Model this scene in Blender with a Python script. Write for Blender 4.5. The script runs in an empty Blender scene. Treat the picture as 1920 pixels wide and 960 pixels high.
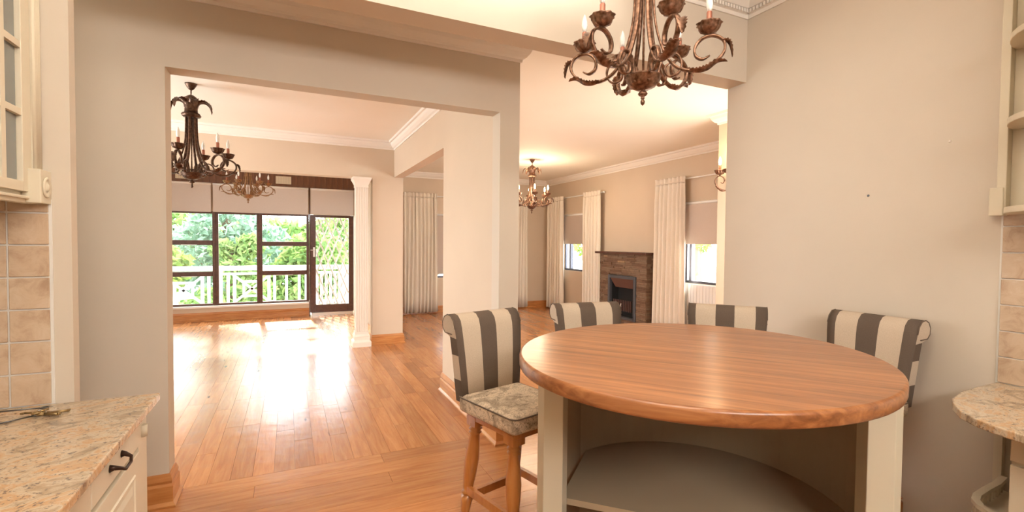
import bpy, bmesh, math, random
from mathutils import Vector, Matrix
random.seed(7)
D = bpy.data; SC = bpy.context.scene; COL = SC.collection
R = math.radians; PI = math.pi; sin = math.sin; cos = math.cos

# ------------------------------------------------------------------ camera
H = 1.55                                     # eye height
YAW, PIT, ROL, FPX = R(25.094), R(1.5943), R(.5227), 893.08
def cam_ray(a, b):                           # used once, to orient the camera
    x = a*cos(ROL)+b*sin(ROL); y = -a*sin(ROL)+b*cos(ROL)
    xc, z2 = x/FPX, -y/FPX
    d = cos(PIT)+z2*sin(PIT); z = z2*cos(PIT)-sin(PIT)
    return Vector((xc*cos(YAW)+d*sin(YAW), -xc*sin(YAW)+d*cos(YAW), z))
fw = cam_ray(0, 0); rt = (cam_ray(1, 0)-fw).normalized(); up = (fw-cam_ray(0, 1)).normalized(); fw.normalize()
cd = D.cameras.new('camera'); cam = D.objects.new('camera', cd); COL.objects.link(cam)
cd.sensor_width = 36; cd.lens = FPX/1920*36; cd.clip_start = .05; cd.clip_end = 200
M = Matrix((rt, up, -fw)).transposed().to_4x4(); M.translation = (0, 0, H); cam.matrix_world = M
SC.camera = cam
# ------------------------------------------------------------------ world, lights, exposure
W = D.worlds.new('sky'); SC.world = W; W.use_nodes = True
bg = W.node_tree.nodes['Background']; bg.inputs[0].default_value = (.88, .95, 1, 1); bg.inputs[1].default_value = 8
def lamp(name, kind, loc, energy, color=(1, 1, 1), target=None, **kw):
    l = D.lights.new(name, kind); l.energy = energy; l.color = color
    for k, v in kw.items(): setattr(l, k, v)
    o = D.objects.new(name, l); COL.objects.link(o); o.location = loc
    if target is not None: o.rotation_euler = (Vector(target)-Vector(loc)).to_track_quat('-Z', 'Y').to_euler()
    return o
sun_dir = Vector((-.10, 1, .56))             # low sun beyond the sun room
lamp('sun', 'SUN', (0, 20, 10), 11.0, (1, .88, .66), (-sun_dir+Vector((0, 20, 10))), angle=R(2.5))
def portal(loc, tgt, sx, sy):
    o = lamp('window_portal', 'AREA', loc, 1, (1, 1, 1), tgt, shape='RECTANGLE', size=sx, size_y=sy)
    try: o.data.cycles.is_portal = True
    except Exception: pass
portal((-1.6, 10.95, 1.2), (-1.6, 5, 1.2), 4.9, 2.0)
portal((.85, 10.95, 1.2), (.85, 5, 1.2), .9, 2.0)
portal((5.98, 8.95, 1.4), (3, 8.95, 1.4), 1.3, 1.3)
portal((5.98, 5.2, 1.4), (3, 5.2, 1.4), 1.3, 1.3)
lamp('kitchen_fill', 'AREA', (.9, -2.4, 2.9), 74, (1, .98, .93), (1.2, 2.2, 2.0), shape='RECTANGLE', size=2.4, size_y=.7)  # added fill lamp inside the closed kitchen, behind the camera
lamp('living_side_fill', 'AREA', (-4.3, 5.6, 1.6), 75, (1, .97, .88), (0, 5.6, 2.5), shape='RECTANGLE', size=2.6, size_y=1.8)  # added fill lamp out of view, brightens the living room from the left
lamp('camera_flash', 'SPOT', (-.15, -.35, 1.95), 950, (1, .97, .91), (.72, 1.35, 4.05), spot_size=R(66), spot_blend=.55, shadow_soft_size=.12)
lamp('dining_daylight', 'AREA', (6.3, 5.2, 1.6), 160, (1, .97, .92), (3, 6.0, 1.3), shape='RECTANGLE', size=1.2, size_y=1.2)
lamp('dining_front_fill', 'AREA', (3.9, 2.50, 1.6), 48, (1, .95, .88), (3.4, 8, 1.5), shape='RECTANGLE', size=.9, size_y=1.3)  # added fill lamp out of view, brightens the dining room from its front
SC.view_settings.view_transform = 'Standard'; SC.view_settings.look = 'None'
SC.view_settings.exposure = 0.6; SC.view_settings.gamma = 1; SC.view_settings.use_curve_mapping = False

# ------------------------------------------------------------------ materials
def mat(name, col, rough=.5, metal=0, coat=0, emit=None, es=0, spec=.5):
    m = D.materials.new(name); m.use_nodes = True; p = m.node_tree.nodes['Principled BSDF']
    p.inputs['Base Color'].default_value = (*col, 1); p.inputs['Roughness'].default_value = rough
    p.inputs['Metallic'].default_value = metal; p.inputs['Coat Weight'].default_value = coat; p.inputs['Coat Roughness'].default_value = .16
    p.inputs['Specular IOR Level'].default_value = spec
    if emit: p.inputs['Emission Color'].default_value = (*emit, 1); p.inputs['Emission Strength'].default_value = es
    return m
class N:                                      # tiny node helper
    def __init__(s, m): s.t = m.node_tree; s.p = s.t.nodes['Principled BSDF']
    def n(s, typ, **kw):
        x = s.t.nodes.new(typ)
        for k, v in kw.items():
            if k in x.inputs: x.inputs[k].default_value = v
            else: setattr(x, k, v)
        return x
    def l(s, a, b): s.t.links.new(a, b)
    def coord(s, scale=(1, 1, 1), rot=(0, 0, 0), out='Object'):
        c = s.n('ShaderNodeTexCoord'); m = s.n('ShaderNodeMapping'); m.inputs['Scale'].default_value = scale
        src = c.outputs[out]
        if any(rot): q = s.n('ShaderNodeMapping'); q.inputs['Rotation'].default_value = rot; s.l(src, q.inputs[0]); src = q.outputs[0]
        s.l(src, m.inputs[0]); return m
    def noise(s, vec, sc, det=3, rough=.5, dist=0):
        x = s.n('ShaderNodeTexNoise'); x.inputs['Scale'].default_value = sc; x.inputs['Detail'].default_value = det
        x.inputs['Roughness'].default_value = rough; x.inputs['Distortion'].default_value = dist; s.l(vec, x.inputs['Vector']); return x
    def ramp(s, fac, stops):
        r = s.n('ShaderNodeValToRGB'); e = r.color_ramp.elements
        while len(e) > 1: e.remove(e[-1])
        e[0].position = stops[0][0]; e[0].color = (*stops[0][1], 1)
        for p, c in stops[1:]: k = e.new(p); k.color = (*c, 1)
        s.l(fac, r.inputs[0]); return r
    def mix(s, a, b, fac, mode='MIX'):
        x = s.n('ShaderNodeMix', data_type='RGBA', blend_type=mode)
        for v, i in ((fac, 0), (a, 6), (b, 7)):
            if isinstance(v, (int, float)): x.inputs[i].default_value = v
            elif isinstance(v, tuple): x.inputs[i].default_value = (*v, 1)
            else: s.l(v, x.inputs[i])
        return x.outputs[2]
    def math(s, op, a, b=0):
        x = s.n('ShaderNodeMath', operation=op)
        for i, v in enumerate((a, b)):
            if isinstance(v, (int, float)): x.inputs[i].default_value = v
            else: s.l(v, x.inputs[i])
        return x.outputs[0]
    def bump(s, h, strength=.2, dist=.01):
        b = s.n('ShaderNodeBump'); b.inputs['Strength'].default_value = strength; b.inputs['Distance'].default_value = dist
        s.l(h, b.inputs['Height']); s.l(b.outputs[0], s.p.inputs['Normal'])
def paint(name, col, rough=.6, var=.04):
    m = mat(name, col, rough, spec=.3); k = N(m); v = k.coord()
    n = k.noise(v.outputs[0], 1.3, 4)
    d = tuple(c*(1-var*1.5) for c in col); r = k.ramp(n.outputs[0], [(.3, d), (.7, col)]); k.l(r.outputs[0], k.p.inputs[0])
    k.bump(k.noise(v.outputs[0], 90, 2).outputs[0], .06, .003); return m
def wood(name, c1, c2, c3, rough=.3, coat=.3, gs=(1.2, 14, 14), knots=True, plank=False, rot=0, bumps=.05, lo=.22, hi=.8):
    m = mat(name, c1, rough, coat=coat); k = N(m); v = k.coord(gs, (0, 0, rot)); vec = v.outputs[0]
    off = None
    if plank:
        oi = k.n('ShaderNodeObjectInfo'); g = k.n('ShaderNodeNewGeometry')
        rnd = k.math('FRACT', k.math('ADD', oi.outputs['Random'], g.outputs['Random Per Island']))
        a = k.n('ShaderNodeCombineXYZ'); k.l(k.math('MULTIPLY', rnd, 37.), a.inputs[0]); k.l(k.math('MULTIPLY', rnd, 91.), a.inputs[1])
        s = k.n('ShaderNodeVectorMath', operation='ADD'); k.l(vec, s.inputs[0]); k.l(a.outputs[0], s.inputs[1]); vec = s.outputs[0]; off = rnd
    n = k.noise(vec, 2.2, 5, .6, .6)
    r = k.ramp(n.outputs[0], [(lo, c2), (.5, c1), (hi, c3)]); out = r.outputs[0]
    if plank:
        t = k.ramp(off, [(0, (.72, .66, .62)), (.35, (.95, .93, .9)), (.7, (1.08, 1.02, .96)), (1, (.84, .8, .76))]); out = k.mix(out, t.outputs[0], 1., 'MULTIPLY')
    if knots:
        v2 = k.coord((.9, 3.2, 3.2), (0, 0, rot)); vv = v2.outputs[0]
        if plank:
            s = k.n('ShaderNodeVectorMath', operation='ADD'); k.l(vv, s.inputs[0]); k.l(a.outputs[0], s.inputs[1]); vv = s.outputs[0]
        vo = k.n('ShaderNodeTexVoronoi'); vo.inputs['Scale'].default_value = 1.3; k.l(vv, vo.inputs['Vector'])
        kf = k.ramp(vo.outputs['Distance'], [(.02, (1, 1, 1)), (.075, (0, 0, 0))]); out = k.mix(out, tuple(c*.35 for c in c2), kf.outputs[0])
    k.l(out, k.p.inputs[0])
    w = k.noise(k.coord((1, 1, 1)).outputs[0], 5, 2)
    k.bump(k.math('ADD', w.outputs[0], k.math('MULTIPLY', n.outputs[0], .25)), bumps, .02); return m
mWall = paint('wall_paint', (.64, .555, .455)); mWallL = paint('bounce_warmed_wall_paint', (.64, .515, .39))  # second one is the same wall paint with warm floor bounce in its colour
mCeil = paint('ceiling_paint', (.90, .84, .74), .7, .02); mCorn = mat('cornice_plaster', (.82, .76, .69), .55)
mFloorBase = mat('floor_joint', (.10, .035, .012), .6)
mPlank = wood('floor_timber', (.50, .215, .075), (.39, .145, .045), (.60, .29, .11), .25, .3, plank=True, bumps=.22)
mSkirt = wood('pine_skirting', (.50, .20, .06), (.38, .13, .035), (.60, .29, .10), .3, .3, (2, 2, 16))
mTable = wood('table_timber', (.29, .105, .034), (.135, .042, .013), (.45, .19, .068), .3, .2, (.7, 15, 15), knots=False, lo=.28, hi=.74, rot=R(50), bumps=.12)
mLeg = wood('stool_timber', (.46, .17, .04), (.34, .11, .02), (.55, .24, .07), .3, .4, (12, 12, 1.5), knots=False)
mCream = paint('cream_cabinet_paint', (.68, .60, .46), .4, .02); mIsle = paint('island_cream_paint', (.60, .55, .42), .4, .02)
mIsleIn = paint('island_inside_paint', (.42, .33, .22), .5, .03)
mDark = wood('dark_window_timber', (.085, .03, .018), (.05, .016, .01), (.13, .05, .03), .35, .2, (8, 8, 8), knots=False)
mShip = wood('stained_boards', (.16, .065, .03), (.09, .035, .018), (.24, .11, .055), .5, .1, (12, 12, 1.2), knots=False)
mGate = mat('gate_white', (.95, .95, .94), .5); mColumn = mat('column_bounce_plaster', (.76, .68, .59), .5); mWhite = mat('white_paint', (.85, .84, .82), .4); mAlu = mat('grey_window_metal', (.10, .10, .12), .4, .6)  # column colour includes shade warmed by light off the floor
mIron = mat('dark_iron', (.06, .035, .025), .4, .8); mSilver = mat('silver_metal', (.7, .68, .65), .3, .9)
mBlack = mat('soot_black', (.012, .011, .011), .8); mGrey = mat('stove_grey', (.12, .13, .15), .4, .6); mRust = mat('stove_canopy', (.13, .06, .045), .6, .1)
def bronze(name, c1, c2):
    m = mat(name, c1, .38, .75); k = N(m); n = k.noise(k.coord().outputs[0], 45, 4)
    r = k.ramp(n.outputs[0], [(.35, c1), (.7, c2)]); k.l(r.outputs[0], k.p.inputs[0]); k.bump(n.outputs[0], .4, .004); return m
mBronze = bronze('aged_bronze', (.10, .045, .022), (.36, .20, .13)); mBronzeD = bronze('dark_bronze', (.05, .025, .014), (.15, .08, .05))
mBronzeR = bronze('rust_gold_bronze', (.22, .11, .05), (.42, .25, .13))
mCopper = mat('copper_candle_tube', (.36, .14, .09), .4, .5)
mBulb = mat('frosted_bulb', (.9, .88, .84), .15, coat=.5); mBulbOn = mat('lit_bulb', (1, .9, .7), .3, emit=(1, .78, .45), es=14)
def fabric(name, col, sc=300, trans=0):
    m = mat(name, col, .9, spec=.15); k = N(m); v = k.coord(); n = k.noise(v.outputs[0], sc, 2)
    r = k.ramp(n.outputs[0], [(.3, tuple(c*.86 for c in col)), (.7, col)]); k.l(r.outputs[0], k.p.inputs[0]); k.bump(n.outputs[0], .15, .002)
    if trans:
        t = k.n('ShaderNodeBsdfTranslucent'); k.l(r.outputs[0], t.inputs[0]); mx = k.n('ShaderNodeMixShader'); mx.inputs[0].default_value = trans
        k.l(k.p.outputs[0], mx.inputs[1]); k.l(t.outputs[0], mx.inputs[2]); k.l(mx.outputs[0], k.t.nodes['Material Output'].inputs[0])
    return m
mFLight = fabric('light_stripe_fabric', (.57, .46, .35)); mFDark = fabric('dark_stripe_fabric', (.13, .095, .072))
mPipe = mat('seat_piping', (.13, .09, .065), .8)
mCurt = fabric('cream_curtain', (.95, .86, .74), 250, .15); mBlind = fabric('taupe_blind', (.60, .50, .43), 400, .08); mBlindW = fabric('white_blind', (.76, .69, .64), 400, .10)
def toile():
    m = mat('toile_fabric', (.42, .36, .27), .9, spec=.15); k = N(m); v = k.coord()
    a = k.noise(v.outputs[0], 8, 4, .55, 1.2); b = k.noise(v.outputs[0], 16, 3, .6, 3.0)
    r1 = k.ramp(a.outputs[0], [(.48, (0, 0, 0)), (.62, (.8, .8, .8))]); r2 = k.ramp(b.outputs[0], [(.49, (0, 0, 0)), (.51, (.9, .9, .9)), (.54, (0, 0, 0))])
    c = k.mix((.68, .55, .41), (.30, .23, .165), r1.outputs[0]); c = k.mix(c, (.085, .06, .04), r2.outputs[0]); k.l(c, k.p.inputs[0]); return m
mToile = toile()
def granite():
    m = mat('granite', (.6, .45, .3), .16, coat=.3); k = N(m); v = k.coord((1, 1, 1), (0, 0, R(25))); v2 = k.coord((1, 1.7, 1), (0, 0, R(-20)))
    a = k.noise(v2.outputs[0], 7, 8, .7, .8); b = k.noise(v.outputs[0], 70, 3, .7); c = k.noise(v2.outputs[0], 28, 4, .7, 1.)
    base = k.ramp(a.outputs[0], [(.3, (.16, .12, .09)), (.42, (.42, .31, .20)), (.50, (.62, .50, .36)), (.58, (.56, .34, .17)), (.66, (.64, .52, .38)), (.75, (.34, .26, .19))])
    s = k.ramp(b.outputs[0], [(.34, (.9, .9, .9)), (.44, (0, 0, 0))]); t = k.ramp(c.outputs[0], [(.60, (0, 0, 0)), (.72, (.85, .85, .85))])
    o = k.mix(base.outputs[0], (.13, .10, .09), s.outputs[0]); o = k.mix(o, (.36, .20, .10), t.outputs[0]); k.l(o, k.p.inputs[0]); return m
mGranite = granite()
def tile_m():
    m = mat('travertine_tile', (.55, .40, .28), .35); k = N(m); v = k.coord(); oi = k.n('ShaderNodeObjectInfo')
    s = k.n('ShaderNodeVectorMath', operation='ADD'); k.l(v.outputs[0], s.inputs[0]); mm = k.n('ShaderNodeCombineXYZ'); k.l(k.math('MULTIPLY', oi.outputs['Random'], 50.), mm.inputs[0]); k.l(mm.outputs[0], s.inputs[1])
    a = k.noise(s.outputs[0], 14, 5, .65, .6); r = k.ramp(a.outputs[0], [(.3, (.40, .27, .18)), (.5, (.53, .39, .27)), (.68, (.58, .45, .33)), (.75, (.70, .60, .48))])
    k.l(r.outputs[0], k.p.inputs[0]); k.bump(a.outputs[0], .2, .004); return m
mTile = tile_m(); mGrout = mat('white_grout', (.74, .71, .66), .8)
def stone_m():
    m = mat('ledge_stone', (.2, .12, .07), .75); k = N(m); g = k.n('ShaderNodeNewGeometry')
    r = k.ramp(g.outputs['Random Per Island'], [(0, (.12, .065, .038)), (.35, (.17, .095, .055)), (.7, (.21, .13, .08)), (.95, (.19, .125, .08)), (1, (.46, .30, .16))])
    n = k.noise(k.coord().outputs[0], 25, 4); o = k.mix(r.outputs[0], n.outputs[0], .35, 'OVERLAY'); k.l(o, k.p.inputs[0]); k.bump(n.outputs[0], .5, .01); return m
mStone = stone_m()
def glass_m():
    m = D.materials.new('window_glass'); m.use_nodes = True; t = m.node_tree; t.nodes.clear()
    o = t.nodes.new('ShaderNodeOutputMaterial'); a = t.nodes.new('ShaderNodeBsdfTransparent'); a.inputs[0].default_value = (.97, .98, .98, 1)
    g = t.nodes.new('ShaderNodeBsdfGlossy'); g.inputs['Roughness'].default_value = .02; x = t.nodes.new('ShaderNodeMixShader')
    x.inputs[0].default_value = .04
    t.links.new(a.outputs[0], x.inputs[1]); t.links.new(g.outputs[0], x.inputs[2]); t.links.new(x.outputs[0], o.inputs[0]); return m
mGlass = glass_m(); mCabGlass = mat('smoky_cabinet_glass', (.16, .17, .16), .12, coat=.5)
def leaf_m(name, stops):
    m = mat(name, stops[0], .6); k = N(m); g = k.n('ShaderNodeNewGeometry')
    r = k.ramp(g.outputs['Random Per Island'], [(i/(len(stops)-1), c) for i, c in enumerate(stops)]); k.l(r.outputs[0], k.p.inputs[0])
    t = k.n('ShaderNodeBsdfTranslucent'); k.l(r.outputs[0], t.inputs[0]); mx = k.n('ShaderNodeMixShader'); mx.inputs[0].default_value = .45
    k.l(k.p.outputs[0], mx.inputs[1]); k.l(t.outputs[0], mx.inputs[2]); k.l(mx.outputs[0], k.t.nodes['Material Output'].inputs[0]); return m
mLeafA = leaf_m('leaf_green', [(.10, .20, .05), (.20, .34, .09), (.36, .46, .15), (.18, .28, .10)])
mLeafB = leaf_m('leaf_blue_green', [(.14, .26, .17), (.26, .40, .29), (.44, .56, .46)])
mLeafC = leaf_m('leaf_yellow', [(.24, .36, .07), (.46, .50, .13), (.14, .26, .07), (.36, .44, .14)])
mBark = mat('bark', (.20, .13, .09), .9); mLawn = paint('garden_ground', (.22, .30, .12), .9, .3); mPave = paint('pale_paving', (.70, .68, .64), .8, .1)

# ------------------------------------------------------------------ mesh helpers
class MB:
    def __init__(s): s.b = bmesh.new()
    def box(s, x0, x1, y0, y1, z0, z1, m=0, bev=0):
        r = bmesh.ops.create_cube(s.b, size=1); vs = r['verts']
        for v in vs: v.co = Vector(((x0+x1)/2+v.co.x*(x1-x0), (y0+y1)/2+v.co.y*(y1-y0), (z0+z1)/2+v.co.z*(z1-z0)))
        fs = {f for v in vs for f in v.link_faces}
        for f in fs: f.material_index = m
        if bev:
            es = list({e for v in vs for e in v.link_edges}); bmesh.ops.bevel(s.b, geom=es, offset=bev, segments=2, affect='EDGES', profile=.6)
        return s
    def obox(s, a, b, w, h, m=0):            # a bar from a to b, w wide (horizontal), h high
        a, b = Vector(a), Vector(b); d = (b-a); L = d.length; q = d.to_track_quat('X', 'Z').to_matrix().to_4x4()
        r = bmesh.ops.create_cube(s.b, size=1); T = Matrix.Translation((a+b)/2) @ q
        for v in r['verts']: v.co = T @ Vector((v.co.x*L, v.co.y*w, v.co.z*h))
        return s
    def tube(s, pts, rad, n=8, flat=1, cap=True, m=0):
        pts = [Vector(p) for p in pts]; rr = rad if isinstance(rad, (list, tuple)) else [rad]*len(pts)
        rings = []; prev = None
        for i, p in enumerate(pts):
            t = (pts[min(i+1, len(pts)-1)]-pts[max(i-1, 0)]).normalized()
            if prev is None: a = t.orthogonal().normalized() if abs(t.z) > .95 else t.cross(Vector((0, 0, 1))).normalized()
            else: a = (prev-t*prev.dot(t)).normalized()
            prev = a; c = t.cross(a)
            rings.append([s.b.verts.new(p+(a*cos(2*PI*j/n)+c*sin(2*PI*j/n)*flat)*rr[i]) for j in range(n)])
        for q in range(len(rings)-1):
            for j in range(n):
                f = s.b.faces.new((rings[q][j], rings[q][(j+1) % n], rings[q+1][(j+1) % n], rings[q+1][j])); f.smooth = True; f.material_index = m
        if cap: s.b.faces.new(rings[0][::-1]); s.b.faces.new(rings[-1])
        return s
    def lathe(s, prof, c=(0, 0, 0), n=16, wob=0, wn=0, m=0):
        rings = []
        for r, z in prof:
            rings.append([s.b.verts.new((c[0]+(r+wob*r*cos(wn*2*PI*j/n))*cos(2*PI*j/n), c[1]+(r+wob*r*cos(wn*2*PI*j/n))*sin(2*PI*j/n), c[2]+z)) for j in range(n)])
        for q in range(len(rings)-1):
            for j in range(n):
                f = s.b.faces.new((rings[q][j], rings[q][(j+1) % n], rings[q+1][(j+1) % n], rings[q+1][j])); f.smooth = True; f.material_index = m
        s.b.faces.new(rings[0][::-1]); s.b.faces.new(rings[-1]); return s
    def prism(s, poly, z0, z1, m=0):
        a = [s.b.verts.new((x, y, z0)) for x, y in poly]; b = [s.b.verts.new((x, y, z1)) for x, y in poly]; n = len(poly)
        s.b.faces.new(a[::-1]); s.b.faces.new(b)
        for i in range(n): s.b.faces.new((a[i], a[(i+1) % n], b[(i+1) % n], b[i]))
        for f in s.b.faces: f.material_index = f.material_index or m
        return s
    def sweep(s, pts, prof, closed=False):   # prof = (offset to the left of travel, z)
        n = len(pts); P = [Vector(p) for p in pts]; rings = []
        for i in range(n):
            d0 = (P[i]-P[i-1]).normalized() if (closed or i > 0) else None
            d1 = (P[(i+1) % n]-P[i]).normalized() if (closed or i < n-1) else None
            l0 = Vector((-d0.y, d0.x)) if d0 else None; l1 = Vector((-d1.y, d1.x)) if d1 else None
            if l0 is None: mt = l1
            elif l1 is None: mt = l0
            else: mt = (l0+l1); mt = mt/(1+l0.dot(l1))
            rings.append([s.b.verts.new((P[i].x+mt.x*o, P[i].y+mt.y*o, z)) for o, z in prof])
        k = len(prof)
        for q in range(n if closed else n-1):
            for j in range(k): s.b.faces.new((rings[q][j], rings[(q+1) % n][j], rings[(q+1) % n][(j+1) % k], rings[q][(j+1) % k]))
        if not closed: s.b.faces.new(rings[0]); s.b.faces.new(rings[-1][::-1])
        return s
    def strip(s, secs, m=0, smooth=True):    # secs: list of closed loops
        rings = [[s.b.verts.new(p) for p in r] for r in secs]; n = len(rings[0])
        for q in range(len(rings)-1):
            for j in range(n):
                f = s.b.faces.new((rings[q][j], rings[q][(j+1) % n], rings[q+1][(j+1) % n], rings[q+1][j])); f.smooth = smooth; f.material_index = m
        s.b.faces.new(rings[0][::-1]); s.b.faces.new(rings[-1]); return s
    def build(s, name, mats, parent=None, loc=None, rz=0, bevel=0, kind=None):
        bmesh.ops.recalc_face_normals(s.b, faces=s.b.faces[:]); me = D.meshes.new(name); s.b.to_mesh(me); s.b.free()
        for x in (mats if isinstance(mats, (list, tuple)) else [mats]): me.materials.append(x)
        o = D.objects.new(name, me); COL.objects.link(o)
        if loc is not None: o.location = loc
        o.rotation_euler.z = rz
        if parent: o.parent = parent
        if bevel: b = o.modifiers.new('bevel', 'BEVEL'); b.width = bevel; b.segments = 2; b.limit_method = 'ANGLE'
        if kind: o['kind'] = kind
        return o
def box(name, m, *a, parent=None, bev=0, kind=None): return MB().box(*a).build(name, m, parent, bevel=bev, kind=kind)
def struct(o): o['kind'] = 'structure'; return o
def thing(name, label, cat, loc=(0, 0, 0), rz=0, group=None):
    o = D.objects.new(name, None); COL.objects.link(o); o.location = loc; o.rotation_euler.z = rz; o.empty_display_size = .1
    o['label'] = label; o['category'] = cat
    if group: o['group'] = group
    return o
def tag(o, label, cat, group=None):
    o['label'] = label; o['category'] = cat
    if group: o['group'] = group
    return o
def dup(root, loc, rz, label):
    r = root.copy(); COL.objects.link(r); r.location = loc; r.rotation_euler.z = rz; r['label'] = label
    def rec(a, b):
        for ch in list(a.children):
            c = ch.copy(); COL.objects.link(c); c.parent = b; c.matrix_parent_inverse = ch.matrix_parent_inverse.copy(); rec(ch, c)
    rec(root, r); return r
def holes(name, m, axis, pos, thick, a0, a1, z0, z1, hs):   # wall in plane axis=pos..pos+thick with openings (a,b,za,zb)
    b = MB(); cuts = sorted({a0, a1, *[h[0] for h in hs], *[h[1] for h in hs]})
    for p, q in zip(cuts, cuts[1:]):
        z = z0
        for h in sorted([h for h in hs if h[0] <= p+1e-6 and h[1] >= q-1e-6], key=lambda h: h[2]):
            if h[2] > z+1e-5: (b.box(pos, pos+thick, p, q, z, h[2]) if axis == 'x' else b.box(p, q, pos, pos+thick, z, h[2]))
            z = h[3]
        if z < z1-1e-5: (b.box(pos, pos+thick, p, q, z, z1) if axis == 'x' else b.box(p, q, pos, pos+thick, z, z1))
    return struct(b.build(name, m))

# ------------------------------------------------------------------ the setting
YW, XJL, XJR, XWE, YST, YF, XPL, XPR = 3.323, -.637, 1.448, 1.611, 4.777, 7.322, 1.128, 1.5825
YWIN, ZO, ZC, XR, XD, YFD, ZK = 10.687, 2.535, 3.05, 3.13, 5.717, 10.2, 3.38
YB0, YB1, ZB = 2.543, 2.72, 2.774
floor = struct(box('floor', mFloorBase, -4.2, 6.0, -3.2, 10.9, -.1, -.012))
struct(box('ceiling', mCeil, -4.2, 6.0, YB1-.001, 10.9, ZC, ZC+.1))
struct(box('ceiling', mCeil, -1.4, 3.4, -3.2, YB1, ZK, ZK+.1))
struct(box('wall_left', mWall, -1.35, -1.225, -3.2, 2.483, 0, ZK))
struct(box('wall_left', mWall, -4.0, -.79, 2.483, 2.54, 0, ZK))            # panel that closes the kitchen on the left
struct(box('wall_passage', mWall, -3.2, -3.05, 2.54, YW, 0, ZC))
holes('wall_centre', mWall, 'y', YW, .145, -4.0, XWE, 0, ZC, [(XJL, XJR, 0, ZO)])
struct(box('wall_divider', mWallL, XJR, XWE, YW+.145, YST, 0, ZC))
struct(box('wall_divider_beam', mWallL, XJR, XPR, YST, YF, 2.523, ZC))
holes('wall_living_far', mWallL, 'y', YF, .2, -4.0, XPR, 0, ZC, [(-3.4, XPL, 0, 2.488)])
struct(box('wall_sunroom_side', mWallL, 1.36, XPR, YF+.2, YWIN, 0, ZC))
holes('wall_living_left', mWallL, 'x', -4.15, .15, YW+.145, 10.9, 0, ZC, [(4.2, 7.0, .8, 2.4)])  # unseen opening, added to let the side fill lamp in
struct(box('wall_kitchen_beam', mWall, -.79, XR, YB0, YB1, ZB, ZK+.1))
struct(box('wall_right', mWall, XR, XR+.17, -3.2, 2.708, 0, ZK))
holes('wall_dining_front', mWallL, 'y', 2.55, .158, XR+.17, 4.5, 0, ZC, [(3.42, 4.38, .9, 2.3)])  # opening invented out of view so the front fill lamp can shine through
struct(box('wall_dining_pier', mWallL, 4.5, 6.0, 2.55, 4.006, 0, ZC))
holes('wall_kitchen_back', mWall, 'y', -3.2, .15, -1.35, 3.3, 0, ZK, [])
holes('wall_dining_right', mWallL, 'x', XD, .2, 4.006, YFD, 0, ZC, [(4.68, 5.72, .94, 2.2), (8.4, 9.40, .94, 2.2)])
holes('wall_dining_far', mWallL, 'y', YFD, .2, XPR, XD+.2, 0, ZC, [(2.8, 5.0, .76, 2.17)])
WX0 = -3.9
holes('wall_sunroom_far', mWallL, 'y', YWIN, .18, -4.0, 1.36, 0, 2.64, [(WX0, .38, .29, 2.10), (.38, 1.27, 0, 2.10)])
struct(box('ledge_sunroom', mWhite, WX0, .37, YWIN-.06, YWIN+.01, .255, .29))
# mouldings
CP = [(0, -.12), (.012, -.12), (.014, -.10), (.035, -.09), (.06, -.06), (.072, -.03), (.095, -.026), (.10, 0), (0, 0)]
def cornice(name, pts, z=ZC, prof=CP, closed=False): return struct(MB().sweep(pts, [(o, z-.0005+dz) for o, dz in prof], closed).build(name, mCorn))
cornice('trim_1', [(XWE, YST), (XWE, YW), (-3.0, YW)])
cornice('trim_2', [(-4.0, YF), (XJR, YF), (XJR, YW+.145), (-4.0, YW+.145)][::-1][::-1])
D.objects.remove(D.objects['trim_2'])
cornice('trim_2', [(-3.9, YW+.145), (XJR, YW+.145), (XJR, YF), (-3.9, YF)])
cornice('trim_3', [(XPR, YF), (XPR, YFD)][::-1])
cornice('trim_4', [(4.5, 2.75), (4.5, 4.006), (XD, 4.006), (XD, YFD), (XPR, YFD)][0:2]+[(XD, 4.006)])
D.objects.remove(D.objects['trim_4'])
cornice('trim_4', [(4.5, 2.72), (4.5, 4.006), (XD, 4.006)])
cornice('trim_5', [(XD, 4.006), (XD, YFD), (XPR, YFD)])
KP = [(0, -.14), (.012, -.14), (.016, -.115), (.03, -.11), (.03, -.085), (.045, -.08), (.075, -.04), (.085, -.012), (.105, -.01), (.105, 0), (0, 0)]
kc = cornice('trim_6', [(XR, -3.0), (XR, YB0), (-.79, YB0)], ZK, KP)
db = MB()
for i in range(110):
    x = XR-.03-i*.028
    if x > .2: db.box(x-.008, x+.008, YB0-.046, YB0-.028, ZK-.112, ZK-.088)
    y = YB0-.03-i*.028
    if y > .2: db.box(XR-.046, XR-.028, y-.008, y+.008, ZK-.112, ZK-.088)
db.build('dentils', mCorn, kc, kind='stuff')
SP = [(0, 0), (.036, 0), (.036, .012), (.022, .03), (.022, .12), (.014, .135), (.018, .15), (.006, .19), (0, .19)]
def skirt(name, pts, closed=False, m=None, prof=SP): return struct(MB().sweep(pts, prof, closed).build(name, m or mSkirt))
skirt('baseboard_centre', [(XJL, YW+.145), (XJL, YW), (-3.0, YW)])
D.objects.remove(D.objects['baseboard_centre'])
skirt('baseboard_centre', [(-3.0, YW+.145), (XJL, YW+.145), (XJL, YW), (-3.0, YW)][::-1][::-1] and [(-3.0, YW), (XJL, YW), (XJL, YW+.145), (-3.0, YW+.145)][::-1])
skirt('baseboard_divider', [(XWE, YW), (XJR, YW), (XJR, YST), (XWE, YST)], True)
SPs = [(o, z*.78) for o, z in SP]
skirt('baseboard_pillar', [(XPR, YF), (XPL, YF), (XPL, YF+.2)], prof=SPs)
D.objects.remove(D.objects['baseboard_pillar'])
skirt('baseboard_pillar', [(XPR, YF+.2), (XPR, YF), (XPL, YF), (XPL, YF+.2)], prof=SPs)
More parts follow.
